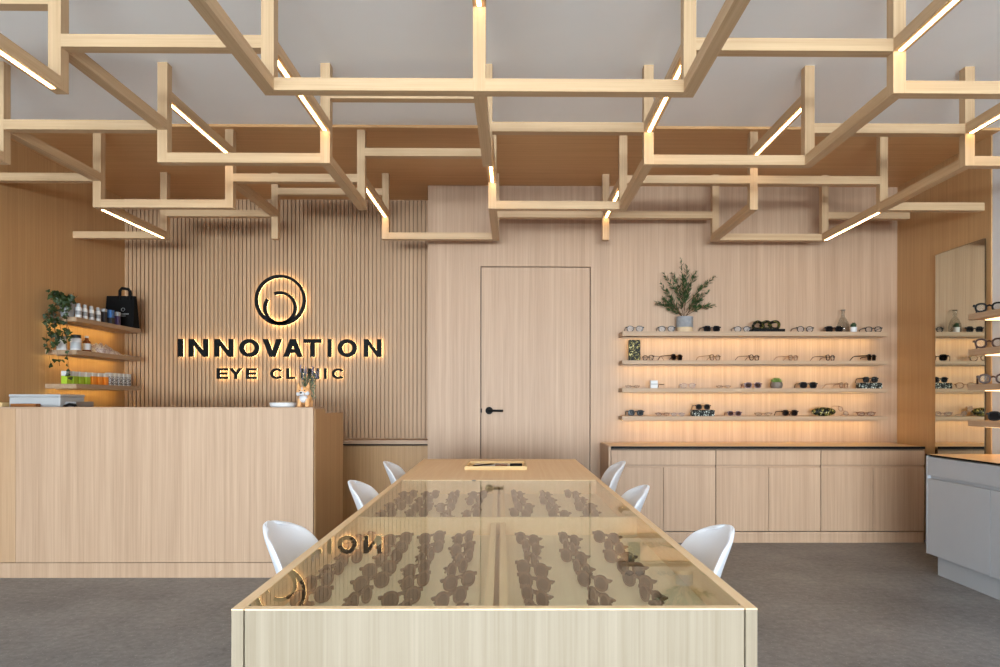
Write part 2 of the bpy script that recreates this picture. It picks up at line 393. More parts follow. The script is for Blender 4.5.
for i, z in enumerate(ZL):
    shelf('corner_shelf', 'oak shelf with amber light beneath, left wall above the reception desk, %s of the three' % ['top', 'middle', 'lowest'][i], XL, LSX, 5.91, 6.93, z-.038, z, (XL+.083, XL+.095, 5.93, 6.91), 'oak_shelf_y')

# ------------------------------------------------------------------ cabinets under the shelves
CY0 = 6.05
CX = [at(x, 500, CY0)[0] for x in (611, 716, 821, 925)]
CX[3] = min(CX[3], XR-.004)
names = ['left', 'middle', 'right']
for i in range(3):
    a, b = CX[i], CX[i+1]; mid = (a+b)/2
    t = thing('base_cabinet', 'pale oak base cabinet under the eyewear shelves, %s one of the run of three' % names[i], 'cabinet', (mid, (CY0+YB)/2, 0))
    off = (mid, (CY0+YB)/2, 0)
    k = MB(off).box(a+.001, b-.001, CY0+.022, YB-.002, .10, .818)
    k.build('carcass', 'gap_dark', t)
    g = .0035
    MB(off).box(a+g, b-g, CY0, CY0+.02, .684, .812).build('drawer', 'oak_z', t, bevel=.001)
    MB(off).box(a+g, b-g, CY0+.014, CY0+.02, .655, .68).build('finger_rail', 'oak_x', t)
    MB(off).box(a+g, mid-g/2, CY0, CY0+.02, .105, .66).build('door', 'oak_z', t, bevel=.001)
    MB(off).box(mid+g/2, b-g, CY0, CY0+.02, .105, .66).build('door', 'oak_z', t, bevel=.001)
    MB(off).box(a+.001, b-.001, CY0+.012, CY0+.02, 0, .096).build('plinth', 'oak_z', t)
tag(MB((CX[0]-.011, 6.34, 0)).box(CX[0]-.021, CX[0]-.001, CY0, YB-.002, 0, .845).build('end_panel', 'oak_z', bevel=.001), 'oak end panel closing the left side of the cabinet run', 'panel')
t = thing('worktop', 'polished worktop with a thin black front edge over the oak cabinets', 'worktop', ((CX[0]+CX[3])/2, 6.34, .82)); off = ((CX[0]+CX[3])/2, 6.34, .82)
MB(off).box(CX[0], CX[3], CY0+.004, YB-.002, .82, .836).build('board', 'oak_x', t)
MB(off).box(CX[0], CX[3], CY0-.001, YB-.002, .8365, .845).build('glass_top', 'worktop_reflection', t)
MB(off).box(CX[0], CX[3], CY0-.004, CY0-.0015, .824, .8465).build('front_edge', 'black_plastic', t)

# ------------------------------------------------------------------ mirror
m0, m1 = 5.07, 5.66
def atx(x, X):
    u = (x-PX)/F_PX; c, s_ = math.cos(YAW), math.sin(YAW)
    return X*(-u*s_+c)/(u*c+s_)
m0, m1 = atx(983.3, XR-.02), atx(935.2, XR-.02)
mt = thing('wall_mirror', 'tall frameless mirror on the right oak wall, reflecting the lit shelves', 'mirror', (XR-.01, (m0+m1)/2, .1)); off = (XR-.01, (m0+m1)/2, .1)
zt = CAMZ+147.5*m1/692
MB(off).box(XR-.018, XR-.002, m0+.002, m1, .1, zt).build('backing', 'black_plastic', mt)
MB(off).box(XR-.021, XR-.0185, m0-.014, m1-.002, .102, zt-.002).build('mirror_pane', 'mirror_glass', mt)

# ------------------------------------------------------------------ white display counter, right
DXa = at(926.5, 450, 4.97)[0]; dy1 = 4.975; dy0 = 3.2
t = thing('display_counter', 'light grey lacquered counter with glass top at the right edge of the room', 'counter', (3.3, 4.1, 0)); off = (3.3, 4.1, 0)
MB(off).box(DXa+.022, XR+.008, dy0, dy1-.02, .15, .84).build('carcass', 'white_plinth', t)
MB(off).box(DXa, XR+.008, dy1-.018, dy1, .148, .852).build('side_panel', 'white_lacquer', t, bevel=.001)
MB(off).box(DXa+.06, XR+.008, dy0, dy1-.045, 0, .149).build('plinth', 'white_plinth', t)
edges = [dy1-.02, 4.30, 3.62, dy0]
MB(off).box(DXa, DXa+.02, dy0, dy1-.022, .714, .846).build('drawer', 'white_lacquer', t, bevel=.0015)
for i in range(3): MB(off).box(DXa, DXa+.02, edges[i+1]+.002, edges[i]-.002, .15, .69).build('door', 'white_lacquer', t, bevel=.0015)
MB(off).box(DXa-.002, XR+.008, dy0, dy1+.001, .8525, .862).build('glass_top', 'worktop_reflection', t)
MB(off).box(DXa-.005, DXa-.0025, dy0, dy1+.001, .852, .863).build('front_edge', 'black_plastic', t)

# ------------------------------------------------------------------ reception desk
RX = -1.407
ry0, ry1, ry2 = 4.87, 5.16, 5.70
rt = thing('reception_desk', 'long oak reception desk standing below the illuminated clinic sign', 'reception desk', (-2.6, 5.2, 0)); off = (-2.6, 5.2, 0)
RXL = XL+.003
xs = at(15.8, 500, ry0)[0]
MB(off).box(xs+.001, RX-.001, ry0, ry0+.03, .108, 1.185).build('front_panel', 'oak_z', rt, bevel=.001)
MB(off).box(RXL, xs-.001, ry0, ry0+.03, .108, 1.185).build('side_front_panel', 'oak_slat', rt, bevel=.001)
MB(off).box(RXL, RX-.001, ry0+.004, ry0+.03, 0, .103).build('plinth', 'oak_z', rt)
MB(off).box(RXL, RX-.001, ry0+.03, ry1, .02, 1.16).build('counter_body', 'oak_warm', rt)
MB(off).box(RXL, RX-.001, ry0, ry1, 1.1855, 1.195).build('ledge_top', 'oak_x', rt)
e = MB(off); e.prism([(ry0+.031, 0), (ry2, 0), (ry2, 1.145), (ry1+.001, 1.148), (ry1+.001, 1.18), (ry0+.031, 1.184)], RX, RX+.004, 'x')
e.build('end_panel', 'oak_warm', rt)
MB(off).box(RX-.03, RX-.001, ry1+.001, ry2, 0, 1.12).build('side_gable', 'oak_warm', rt)
MB(off).box(RXL, RX-.001, ry1+.001, ry2, 1.121, 1.145).build('desk_top', 'oak_x', rt)

# back counter under the slatted wall
t = thing('back_counter', 'low oak ledge along the slatted wall beside the reception desk', 'counter', (-2.4, 6.95, 0)); off = (-2.4, 6.95, 0)
BY = 6.84
zb = at(380, 440.3, BY)[1]; zb2 = at(380, 444.2, BY)[1]
MB(off).box(XL+.003, XN-.003, BY, YS-.026, zb2, zb).build('top', 'oak_x', t)
MB(off).box(XL+.003, XN-.003, BY+.07, YS-.026, 0, zb2-.022).build('front_panel', 'oak_warm', t)
MB(off).box(XL+.003, XN-.003, BY+.12, YS-.026, zb2-.0215, zb2-.001).build('painted_shadow', 'gap_dark', t)  # dark strip coloured in for the shadow under the ledge

# ------------------------------------------------------------------ wall sign
def glyph(ch, x0, x1, z0, z1, st):
    """returns list of ('poly', pts) / ('ring', outer, inner, closed)"""
    W = x1-x0; Hh = z1-z0; sv = st*.88
    R = lambda a, b, c, d: ('poly', [(a, c), (b, c), (b, d), (a, d)])
    if ch == 'I': return [R(x0, x1, z0, z1)]
    if ch == 'E': return [R(x0, x0+st, z0, z1), R(x0+st, x1, z1-sv, z1), R(x0+st, x1, z0, z0+sv), R(x0+st, x1-W*.06, (z0+z1-sv)/2, (z0+z1+sv)/2)]
    if ch == 'L': return [R(x0, x0+st, z0, z1), R(x0+st, x1, z0, z0+sv)]
    if ch == 'T': return [R(x0, x1, z1-sv, z1), R((x0+x1-st)/2, (x0+x1+st)/2, z0, z1-sv)]
    if ch == 'N':
        d = st*1.25
        return [R(x0, x0+st, z0, z1), R(x1-st, x1, z0, z1), ('poly', [(x0+st, z1), (x0+st, z1-d*1.05), (x1-st, z0), (x1-st, z0+d*1.05)])]
    if ch == 'V':
        m = (x0+x1)/2; k = st*1.2
        return [('poly', [(x0, z1), (m-st*.62, z0), (m, z0), (m, z0+st*1.3), (x0+k, z1)]), ('poly', [(m, z0), (m+st*.62, z0), (x1, z1), (x1-k, z1), (m, z0+st*1.3)])]
    if ch == 'A':
        m = (x0+x1)/2; k = st*1.2; hb = z0+Hh*.22
        fr = lambda z: (z-z0)/Hh
        li = lambda z: x0+k+(m-(x0+k))*(z-z0)/(Hh-st*1.3)
        ri = lambda z: x1-k+(m-(x1-k))*(z-z0)/(Hh-st*1.3)
        return [('poly', [(x0, z0), (x0+k, z0), (m, z1-st*1.3), (m, z1), (m-st*.62, z1)]), ('poly', [(x1, z0), (m+st*.62, z1), (m, z1), (m, z1-st*1.3), (x1-k, z0)]),
                ('poly', [(li(hb), hb), (ri(hb), hb), (ri(hb+sv), hb+sv), (li(hb+sv), hb+sv)])]
    if ch == 'Y':
        m = (x0+x1)/2; zm = z0+Hh*.42; k = st*1.35
        return [R(m-st/2, m+st/2, z0, zm), ('poly', [(x0, z1), (m-st/2, zm), (m, zm), (m, zm+st*.9), (x0+k, z1)]), ('poly', [(m, zm), (m+st/2, zm), (x1, z1), (x1-k, z1), (m, zm+st*.9)])]
    cx, cz = (x0+x1)/2, (z0+z1)/2; rx, rz = W/2, Hh/2
    if ch == 'O':
        A = [2*PI*k/40 for k in range(40)]
        return [('ring', [(cx+rx*math.cos(a), cz+rz*math.sin(a)) for a in A], [(cx+(rx-st)*math.cos(a), cz+(rz-sv)*math.sin(a)) for a in A], True)]
    if ch == 'C':
        g0 = .72
        A = [g0+(2*PI-2*g0)*k/32 for k in range(33)]; rx = W/(1+math.cos(g0))
        cx = x0+rx
        return [('ring', [(cx+rx*math.cos(a), cz+rz*math.sin(a)) for a in A], [(cx+(rx-st)*math.cos(a), cz+(rz-sv)*math.sin(a)) for a in A], False)]
SYf = YS-.022-.055
off = (at(280, 345, SYf)[0], SYf, at(280, 345, SYf)[1])
sign = thing('wall_sign', 'black backlit INNOVATION EYE CLINIC lettering and round emblem on the slatted wall', 'sign', off)
def sgn(name, shapes):
    b = MB(off); hl = MB(off)
    for sh in shapes:
        if sh[0] == 'poly': b.prism(sh[1], SYf, SYf+.03); hl.prism(sh[1], SYf+.0305, SYf+.036)
        else: b.ring(sh[1], sh[2], SYf, SYf+.03, closed=sh[3]); hl.ring(sh[1], sh[2], SYf+.0305, SYf+.036, closed=sh[3])
    o = b.build(name, 'black_metal', sign)
    hl.build('halo_light', 'led_sign', o)
def SP(x, y): return at(x, y, SYf)
def word(items, ya, yb, st):
    for ch, xa, xb in items:
        X0, Z1 = SP(xa, ya); X1, Z0 = SP(xb, yb)
        sgn('letter', glyph(ch, X0, X1, Z0, Z1, st*SYf/692 if ch != 'I' else X1-X0))
o4 = lambda a: 160+a/4.167
word([('I', o4(73), o4(92)), ('N', o4(118), o4(197)), ('N', o4(226), o4(303)), ('O', o4(329), o4(411)), ('V', o4(426), o4(506)), ('A', o4(512), o4(593)),
      ('T', o4(597), o4(671)), ('I', o4(697), o4(713)), ('O', o4(739), o4(819)), ('N', o4(848), o4(922))], 339.2, 357.2, 4.4)
word([('E', o4(235), o4(281)), ('Y', o4(286), o4(341)), ('E', o4(357), o4(400)), ('C', 269.9, 281.7), ('L', 286, 294.8), ('I', 300.4, 302.5), ('N', 308, 319), ('I', 324, 326.2), ('C', 331.5, 343)], 368.5, 379.3, 2.6)
px = SYf/692
ecx, ecz = SP(279.8, 300.3)
A = [2*PI*k/72 for k in range(72)]
sgn('emblem_ring', [('ring', [(ecx+25.4*px*math.cos(a), ecz+25.4*px*math.sin(a)) for a in A], [(ecx+22.4*px*math.cos(a), ecz+.4*px+22.0*px*math.sin(a)) for a in A], True)])
icx, icz = SP(279.6, 308.0)
A = [math.radians(-215+(-(-215)+112)*k/60) for k in range(61)]
sgn('emblem_loop', [('ring', [(icx+16.6*px*math.cos(a), icz+16.6*px*math.sin(a)) for a in A], [(icx+13.6*px*math.cos(a), icz+13.6*px*math.sin(a)) for a in A], False)])

# ------------------------------------------------------------------ display table
TH = .78
TY0, TY1 = 1.535, 5.515
def twarp(p):
    k = (p.y-TY0)/(TY1-TY0); xc = -.0405-.072*k; w_ = (1.167+.036*k)/1.185
    return (xc+p.x*w_, p.y, p.z)
HW = .5925
off = (-.076, 3.525, 0)
tb = thing('display_table', 'long pale wooden display table with glass-covered eyewear case in the room centre', 'table', off)
def tmb(): m_ = MB(off); m_.warp = twarp; return m_
YG = 4.045        # glass ends, solid top begins
RL = .027
for sx, nm in ((-1, 'side_rail'), (1, 'side_rail')):
    a, b = (sx*HW, sx*(HW-RL)); a, b = min(a, b), max(a, b)
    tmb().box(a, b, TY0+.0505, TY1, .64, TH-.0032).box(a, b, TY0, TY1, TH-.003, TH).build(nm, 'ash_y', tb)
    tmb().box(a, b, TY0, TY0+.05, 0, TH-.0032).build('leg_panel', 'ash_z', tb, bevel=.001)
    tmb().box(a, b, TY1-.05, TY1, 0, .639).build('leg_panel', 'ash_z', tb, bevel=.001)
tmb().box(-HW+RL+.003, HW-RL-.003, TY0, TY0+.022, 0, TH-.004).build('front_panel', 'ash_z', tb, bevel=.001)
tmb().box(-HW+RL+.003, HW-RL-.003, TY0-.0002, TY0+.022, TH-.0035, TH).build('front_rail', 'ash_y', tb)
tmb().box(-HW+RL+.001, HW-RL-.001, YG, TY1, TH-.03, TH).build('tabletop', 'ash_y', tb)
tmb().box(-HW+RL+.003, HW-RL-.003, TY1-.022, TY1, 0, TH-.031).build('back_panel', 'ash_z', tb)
BZ = .70
tmb().box(-HW+RL, HW-RL, TY0+.022, YG, BZ-.02, BZ).build('case_floor', 'ash_base', tb)
YM = 2.80
tmb().box(-HW+RL, HW-RL, YM-.005, YM+.012, BZ, TH-.009).build('cross_divider', 'ash_y', tb)
tmb().box(-HW+RL, HW-RL, YG-.015, YG-.0005, BZ, TH-.031+.02).build('cross_divider', 'ash_y', tb)
for u in (-.028, .008): tmb().box(u, u+.022, TY0+.023, YG-.016, BZ, TH-.03).build('long_divider', 'ash_y', tb)
tmb().box(-HW+RL+.001, HW-RL-.001, TY0+.0225, YG-.0005, TH-.008, TH-.001).build('glass_pane', 'case_glass', tb)
tmb().lathe([(0, 0), (.011, 0), (.011, .003), (0, .003)], -.145, YG-.03, TH-.001, 16).build('lock', 'lock_black', tb, smooth=True)

# ------------------------------------------------------------------ chairs
def smoothstep(a, b, x):
    t_ = max(0, min(1, (x-a)/(b-a))); return t_*t_*(3-2*t_)
def chair_parts(t):
    prof = [(.235, .415), (.215, .438), (.16, .447), (.08, .438), (0, .428), (-.08, .428), (-.14, .442), (-.172, .475), (-.184, .53), (-.198, .60), (-.217, .67), (-.239, .73), (-.259, .775), (-.273, .806), (-.282, .824), (-.287, .833)]
    hw = [.165, .195, .215, .228, .232, .232, .230, .228, .228, .227, .220, .205, .180, .148, .108, .055]
    N = 14; v = []; f = []
    for i, ((y, z), w_) in enumerate(zip(prof, hw)):
        kb = smoothstep(4, 9, i)
        for j in range(N+1):
            q = -1+2*j/N
            rise = abs(q)**2.4
            top = 1-smoothstep(10, 15, i)*.55
            v.append((q*w_, y+kb*.075*rise*top, z+(1-kb)*.05*rise-smoothstep(11, 15, i)*.02*rise))
    for i in range(len(prof)-1):
        for j in range(N): a = i*(N+1)+j; f.append((a, a+1, a+N+2, a+N+1))
    b = MB().add(v, f); o = b.build('shell', 'white_shell', t, smooth=True)
    sm = o.modifiers.new('thick', 'SOLIDIFY'); sm.thickness = .014; sm.offset = 0
    sb = o.modifiers.new('subd', 'SUBSURF'); sb.levels = 2; sb.render_levels = 2
    for sx in (-1, 1):
        for sy in (-1, 1):
            MB().tube([(sx*.10, sy*.10-.01, .418), (sx*.21, sy*.20-.01, 0)], [.014, .010], 12).build('leg', 'ash_y', t, smooth=True)
    MB().box(-.12, .12, -.13, .11, .405, .418).build('mount_plate', 'black_metal', t)
ch = None
for (x, y, rz, lab) in [(-.55, 2.35, -PI/2, 'white moulded chair on the left side of the table, nearest the camera'),
                        (-.56, 3.57, -PI/2, 'white moulded chair, middle of the three left of the table'),
                        (-.595, 4.71, -PI/2, 'white moulded chair, farthest of the three left of the table'),
                        (.43, 2.27, PI/2, 'white moulded chair on the right side of the table, nearest the camera'),
                        (.37, 3.37, PI/2, 'white moulded chair, middle of the three right of the table'),
                        (.475, 4.73, PI/2, 'white moulded chair, farthest of the three right of the table')]:
    if ch is None:
        ch = thing('shell_chair', lab, 'chair', (x, y, 0), rz, 'white chairs around the display table'); chair_parts(ch)
    else: dup(ch, (x, y, 0), rz, lab)

# ------------------------------------------------------------------ eyewear
def rim(cx, w, h, z0, n=20, p=2.6):
    pts = []
    for k in range(n):
        a = 2*PI*k/n; c_, s_ = math.cos(a), math.sin(a)
        pts.append((cx+w/2*abs(c_)**(2/p)*(1 if c_ > 0 else -1), z0+h/2+h/2*abs(s_)**(2/p)*(1 if s_ > 0 else -1)))
    return pts
PROTO = {}
def glasses(kind, fm, lm, thick=.0045, lh=.044, p=2.6, folded=False, lens_lab=None):
    """proto far away is never kept: the first use moves it"""
    t = thing('eyeglasses', '', 'eyeglasses')
    W = .150; lw = .058; tf = .005
    b = MB()
    for sx in (-1, 1):
        o_ = rim(sx*.038, lw, lh, .001, p=p); i_ = rim(sx*.038, lw-2*thick, lh-2*thick, .001+thick, p=p)
        b.ring(o_, i_, -tf/2, tf/2)
        b.box(min(sx*.064, sx*.074), max(sx*.064, sx*.074), -tf/2, tf/2+.003, lh*.72-.004, lh*.72+.004+thick*.4)
    b.tube([(-.0105, 0, lh*.66), (0, -.001, lh*.74), (.0105, 0, lh*.66)], max(.0018, thick*.5), 8)
    fr_ = b.build('frame', fm, t)
    for sx in (-1, 1):
        l = MB(); l.prism(rim(sx*.038, lw-2*thick+.0006, lh-2*thick+.0006, .001+thick-.0003, p=p), -.0008, .0008); l.build('lens', lm, t)
    r = max(.0016, thick*.42); zt_ = lh*.74
    for sx in (-1, 1):
        if folded:
            pts = [(sx*.072, .004, zt_), (sx*.070, .010+.004*(sx > 0), zt_), (-sx*.02, .012+.005*(sx > 0), zt_-.003), (-sx*.052, .013+.005*(sx > 0), zt_-.02)]
        else: pts = [(sx*.072, .003, zt_), (sx*.072, .05, zt_), (sx*.070, .098, zt_-.001), (sx*.069, .112, zt_-.006), (sx*.067, .138, r+.001)]
        MB().tube(pts, [r*1.3, r*1.2, r, r*1.1][:4]+([r*1.2] if len(pts) > 4 else []), 8).build('temple', fm, t, smooth=True)
    return t
STY = {
 'black_clear': ('frame_black', 'lens_clear', .0065, .05, 2.6, False), 'black_sun': ('frame_black', 'lens_dark', .0065, .052, 2.8, False),
 'silver_clear': ('frame_black', 'lens_glint', .0045, .05, 2.3, False), 'gold_wire': ('frame_gold', 'lens_clear', .0034, .05, 2.1, False),
 'brown_thin': ('frame_brown', 'lens_clear', .0045, .05, 2.4, False), 'red_sun': ('frame_red', 'lens_brown', .006, .05, 2.6, False),
 'brown_sun': ('frame_brown', 'lens_dark', .0065, .052, 2.6, False), 'pink_thin': ('frame_pink', 'lens_clear', .0036, .048, 2.2, False),
 'amber_fold': ('frame_amber', 'lens_clear', .0045, .034, 2.4, True), 'gold_fold': ('frame_gold', 'lens_clear', .0032, .030, 2.1, True),
 'tort_clear': ('frame_brown', 'lens_clear', .0065, .05, 2.3, False), 'bold_clear': ('frame_black', 'lens_clear', .0095, .052, 2.4, False), 'bold_brown': ('frame_brown', 'lens_clear', .0095, .054, 2.3, False),
 'sun_fold': ('frame_black', 'lens_dark', .0065, .05, 2.8, True),
 'case_brown': ('frame_taupe', 'lens_taupe', .0075, .052, 2.3, True)}
def put(kind, x, y, z, rz, label, group, sc=1.0, rx=None, cat='eyeglasses'):
    if kind not in PROTO:
        q = STY[kind]; t = glasses(kind, q[0], q[1], q[2], q[3], q[4], q[5]); PROTO[kind] = t
        t.location = (x, y, z); t.rotation_euler = (rx or 0, 0, rz); t.scale = (sc,)*3; t['label'] = label
        if group: t['group'] = group
        else: t.pop('group', None)
        t['category'] = cat; return t
    r = dup(PROTO[kind], (x, y, z), rz, label, group, rx, sc)
    r['category'] = cat
    if not group and 'group' in r: del r['group']
    return r
GS = ['eyewear on the top back shelf', 'eyewear on the second back shelf', 'eyewear on the third back shelf', 'eyewear on the bottom back shelf']
Q = math.radians(38)
# shelf, x0, x1, style, mode, label
EW = [
 (0, 625.6, 644, 'silver_clear', 'o', 'clear glasses with grey brow rims at the left end of the top shelf'),
 (0, 657.5, 675.5, 'silver_clear', 'o', 'clear grey-rimmed glasses just left of the potted conifer'),
 (0, 702.5, 721, 'black_sun', 'o', 'black sunglasses just right of the potted conifer'),
 (0, 733.5, 751, 'silver_clear', 'o', 'clear glasses left of the black knotted ornament'),
 (0, 796, 814, 'silver_clear', 'o', 'clear glasses right of the black knotted ornament'),
 (0, 824.5, 843.5, 'sun_fold', 'o', 'black sunglasses in front of the glass carafe'),
 (0, 864.5, 882, 'black_clear', 'o', 'dark-rimmed clear glasses at the right end of the top shelf'),
 (1, 643.5, 653.5, 'brown_thin', 's', 'small brown glasses leaning beside the upright mottled block'),
 (1, 659, 684, 'brown_sun', 'q', 'dark-lensed brown sunglasses turned sideways, left part of the second shelf'),
 (1, 697.5, 722, 'gold_wire', 'q', 'thin pale gold glasses turned sideways below the potted conifer'),
 (1, 737, 761, 'brown_thin', 'q', 'thin brown glasses turned sideways, middle of the second shelf'),
 (1, 776, 800, 'pink_thin', 'q', 'thin pale pink glasses turned sideways on the second shelf'),
 (1, 813, 837, 'brown_thin', 'q', 'thin brown glasses turned sideways, second from the right on the second shelf'),
 (1, 853.5, 879, 'black_sun', 'q', 'black sunglasses turned sideways at the right end of the second shelf'),
 (2, 625, 640, 'gold_fold', 'f', 'small folded gold wire glasses at the left end of the third shelf'),
 (2, 680, 696, 'pink_thin', 'o', 'thin pink rimmed glasses on the third shelf right of the white card'),
 (2, 716, 731, 'gold_fold', 'f', 'folded gold wire glasses left of the dark red sunglasses'),
 (2, 744, 762, 'red_sun', 'o', 'dark red sunglasses beside the little succulent pot'),
 (2, 799, 817.5, 'black_sun', 'o', 'black sunglasses right of the little succulent pot'),
 (2, 826, 851, 'pink_thin', 'q', 'pale thin glasses turned sideways, left of the stacked case at shelf end'),
 (3, 627, 644.5, 'black_sun', 'o', 'black sunglasses at the left end of the bottom shelf'),
 (3, 655, 670, 'amber_fold', 'f', 'folded amber glasses, left one of the low pair on the bottom shelf'),
 (3, 670.5, 685, 'amber_fold', 'f', 'folded amber glasses lying next to the mottled case on the bottom shelf'),
 (3, 727, 742, 'red_sun', 'o', 'dark red-brown sunglasses, middle left of the bottom shelf'),
 (3, 754, 772.5, 'gold_fold', 'f', 'folded gold glasses between two sunglasses on the bottom shelf'),
 (3, 781, 799, 'brown_sun', 'o', 'dark brown sunglasses, middle right of the bottom shelf'),
 (3, 856, 876, 'amber_fold', 'f', 'folded amber glasses at the right end of the bottom shelf'),
]
for sh, x0, x1, st, mode, lab in EW:
    z = ZS[sh]+.0005; Yg = 6.47
    xa, xb = at(x0, 380, Yg)[0], at(x1, 380, Yg)[0]; wd = xb-xa; xc = (xa+xb)/2
    if mode == 'o': put(st, xc, Yg, z, random.uniform(-.12, .12), lab, GS[sh], wd/.150)
    elif mode == 's': put(st, xc-.01, 6.44, z, math.radians(-55), lab, GS[sh], 1.0)
    elif mode == 'q':
        sc = wd/(.150*math.cos(Q)*.95+.138*math.sin(Q)); cx = xb-.5*.150*math.cos(Q)*sc
        put(st, cx, 6.43+.5*.15*math.sin(Q)*sc-.02, z, Q, lab, GS[sh], sc)
    else: put(st, xc, Yg, z, random.uniform(-.1, .1), lab, GS[sh], wd/.150)
# stacked on cases / leaning
zc3 = ZS[3]; zc2 = ZS[2]
def block(name, x0, x1, y0_, y1_, z0, h_, mat, label, cat, bev=.004):
    o = MB(((x0+x1)/2, (y0_+y1_)/2, z0)).box(x0, x1, y0_, y1_, z0, z0+h_).build(name, mat, bevel=bev); tag(o, label, cat); return o
X = lambda x, Y=6.47: at(x, 380, Y)[0]
block('display_block', X(628.5), X(640), 6.45, 6.49, ZS[1], .195, 'marble_case', 'upright green-black mottled block at the left end of the second shelf', 'block')
block('eyewear_case', X(691.5), X(714), 6.44, 6.52, ZS[3], .058, 'marble_white', 'black and white mottled case on the bottom shelf with sunglasses on it', 'case', .008)
put('brown_sun', X(702.5), 6.455, ZS[3]+.0585, 0, 'brown sunglasses resting on the mottled case, bottom shelf', GS[3], 1.02)
block('eyewear_case', X(858), X(881), 6.44, 6.52, ZS[2], .055, 'marble_white', 'black and white mottled case at the right end of the third shelf', 'case', .008)
put('black_sun', X(869.5), 6.455, ZS[2]+.0555, 0, 'black sunglasses resting on the mottled case, third shelf', GS[2], 1.05)
o = MB((X(824), 6.48, ZS[3])).ball((X(824), 6.48, ZS[3]+.042), .042, 20, sc=(2.75, 1.0, 1.0)).build('eyewear_case', 'marble_case', smooth=True)
tag(o, 'rounded tortoiseshell-patterned case lying on the bottom shelf', 'case')
put('pink_thin', X(841), 6.455, ZS[3]+.03, .1, 'pale glasses leaning against the rounded mottled case', GS[3], .9).rotation_euler = (0, math.radians(38), .1)
t = thing('shelf_ornament', 'black knotted ornament with gold flecks on a black base, top shelf', 'ornament', (X(767), 6.48, ZS[0])); off = (X(767), 6.48, ZS[0])
MB(off).box(X(751), X(784), 6.44, 6.53, ZS[0], ZS[0]+.03).build('base', 'black_plastic', t, bevel=.004)
b = MB(off)
for k in range(3):
    cx_ = X(758.5+k*8.2)
    b.tube([(cx_+.045*math.cos(a)*1.05, 6.48+.02*math.sin(a*2+k), ZS[0]+.066+.034*math.sin(a)) for a in [2*PI*q/18 for q in range(19)]], .014, 8)
b.build('knot', 'marble_dark', t, smooth=True)
# white card with brush, glass carafe, cactus, succulent
t = thing('card_box', 'small white box on the third shelf', 'box', (X(653), 6.46, ZS[2])); off = (X(653), 6.46, ZS[2])
MB(off).box(X(650), X(657), 6.44, 6.48, ZS[2], ZS[2]+.072).build('body', 'white_paper', t, bevel=.001)
MB(off).box(X(650), X(657), 6.439, 6.4399, ZS[2]+.03, ZS[2]+.045).build('printed_band', 'silver_grey', t)
o = MB((X(661), 6.46, ZS[2])).tube([(X(657.6), 6.46, ZS[2]+.006), (X(658.5), 6.46, ZS[2]+.035), (X(664), 6.46, ZS[2]+.037)], .004, 8).build('small_holder', 'stem_brown', smooth=True)
tag(o, 'small brown bent stand beside the white box on the third shelf', 'stand')
cx_ = X(843, 6.56); t = thing('glass_carafe', 'clear glass carafe with narrow neck on the top shelf', 'bottle', (cx_, 6.56, ZS[0])); off = (cx_, 6.56, ZS[0])
MB(off).lathe([(.050, 0), (.056, .01), (.057, .06), (.050, .10), (.034, .135), (.020, .155), (.018, .185), (.019, .215), (.021, .222), (.0185, .222), (.0155, .185), (.0175, .155), (.031, .132), (.047, .098), (.054, .06), (.053, .012), (.046, .004)], cx_, 6.56, ZS[0]+.0005, 28).build('body', 'bottle_glass', t, smooth=True)
MB(off).tube([(cx_+.0195*math.cos(a), 6.56+.0195*math.sin(a), ZS[0]+.222) for a in [2*PI*q/20 for q in range(21)]], .0035, 8).build('rim', 'pot_taupe', t, smooth=True)
cx_ = X(853); t = thing('potted_cactus', 'tiny dark cactus in a white pot beside the carafe', 'plant', (cx_, 6.46, ZS[0])); off = (cx_, 6.46, ZS[0])
MB(off).lathe([(.022, 0), (.026, .002), (.030, .048), (.026, .048), (.024, .04), (0, .04)], cx_, 6.46, ZS[0]+.0005, 20).build('pot', 'white_paper', t, smooth=True)
b = MB(off)
b.ball((cx_, 6.46, ZS[0]+.062), .024, 16, sc=(1, 1, 1.15))
for k in range(60):
    a = random.uniform(0, 2*PI); e_ = random.uniform(-.2, 1.4); d = Vector((math.cos(a)*math.cos(e_), math.sin(a)*math.cos(e_), math.sin(e_)))
    c0 = Vector((cx_, 6.46, ZS[0]+.062)); b.tube([c0+d*.022, c0+d*.034], [.0016, .0004], 4)
b.build('cactus', 'cactus_green', t, smooth=True)
cx_ = X(776.8); t = thing('potted_succulent', 'small green succulent in a round taupe pot, third shelf', 'plant', (cx_, 6.48, ZS[2])); off = (cx_, 6.48, ZS[2])
MB(off).lathe([(.038, 0), (.050, .006), (.056, .032), (.052, .058), (.046, .058), (.044, .05), (0, .05)], cx_, 6.48, ZS[2]+.0005, 24).build('pot', 'pot_taupe', t, smooth=True)
b = MB(off)
for k in range(34):
    a = k*2.4; el = .25+1.2*(k/34); L_ = .062-.018*k/34
    d = Vector((math.cos(a)*math.cos(el), math.sin(a)*math.cos(el)*.6, math.sin(el))); c0 = Vector((cx_, 6.48, ZS[2]+.055))
    b.tube([c0, c0+d*L_*.5, c0+d*L_*1.05], [.006, .008, .001], 6)
b.build('leaves', 'succulent', t, smooth=True)

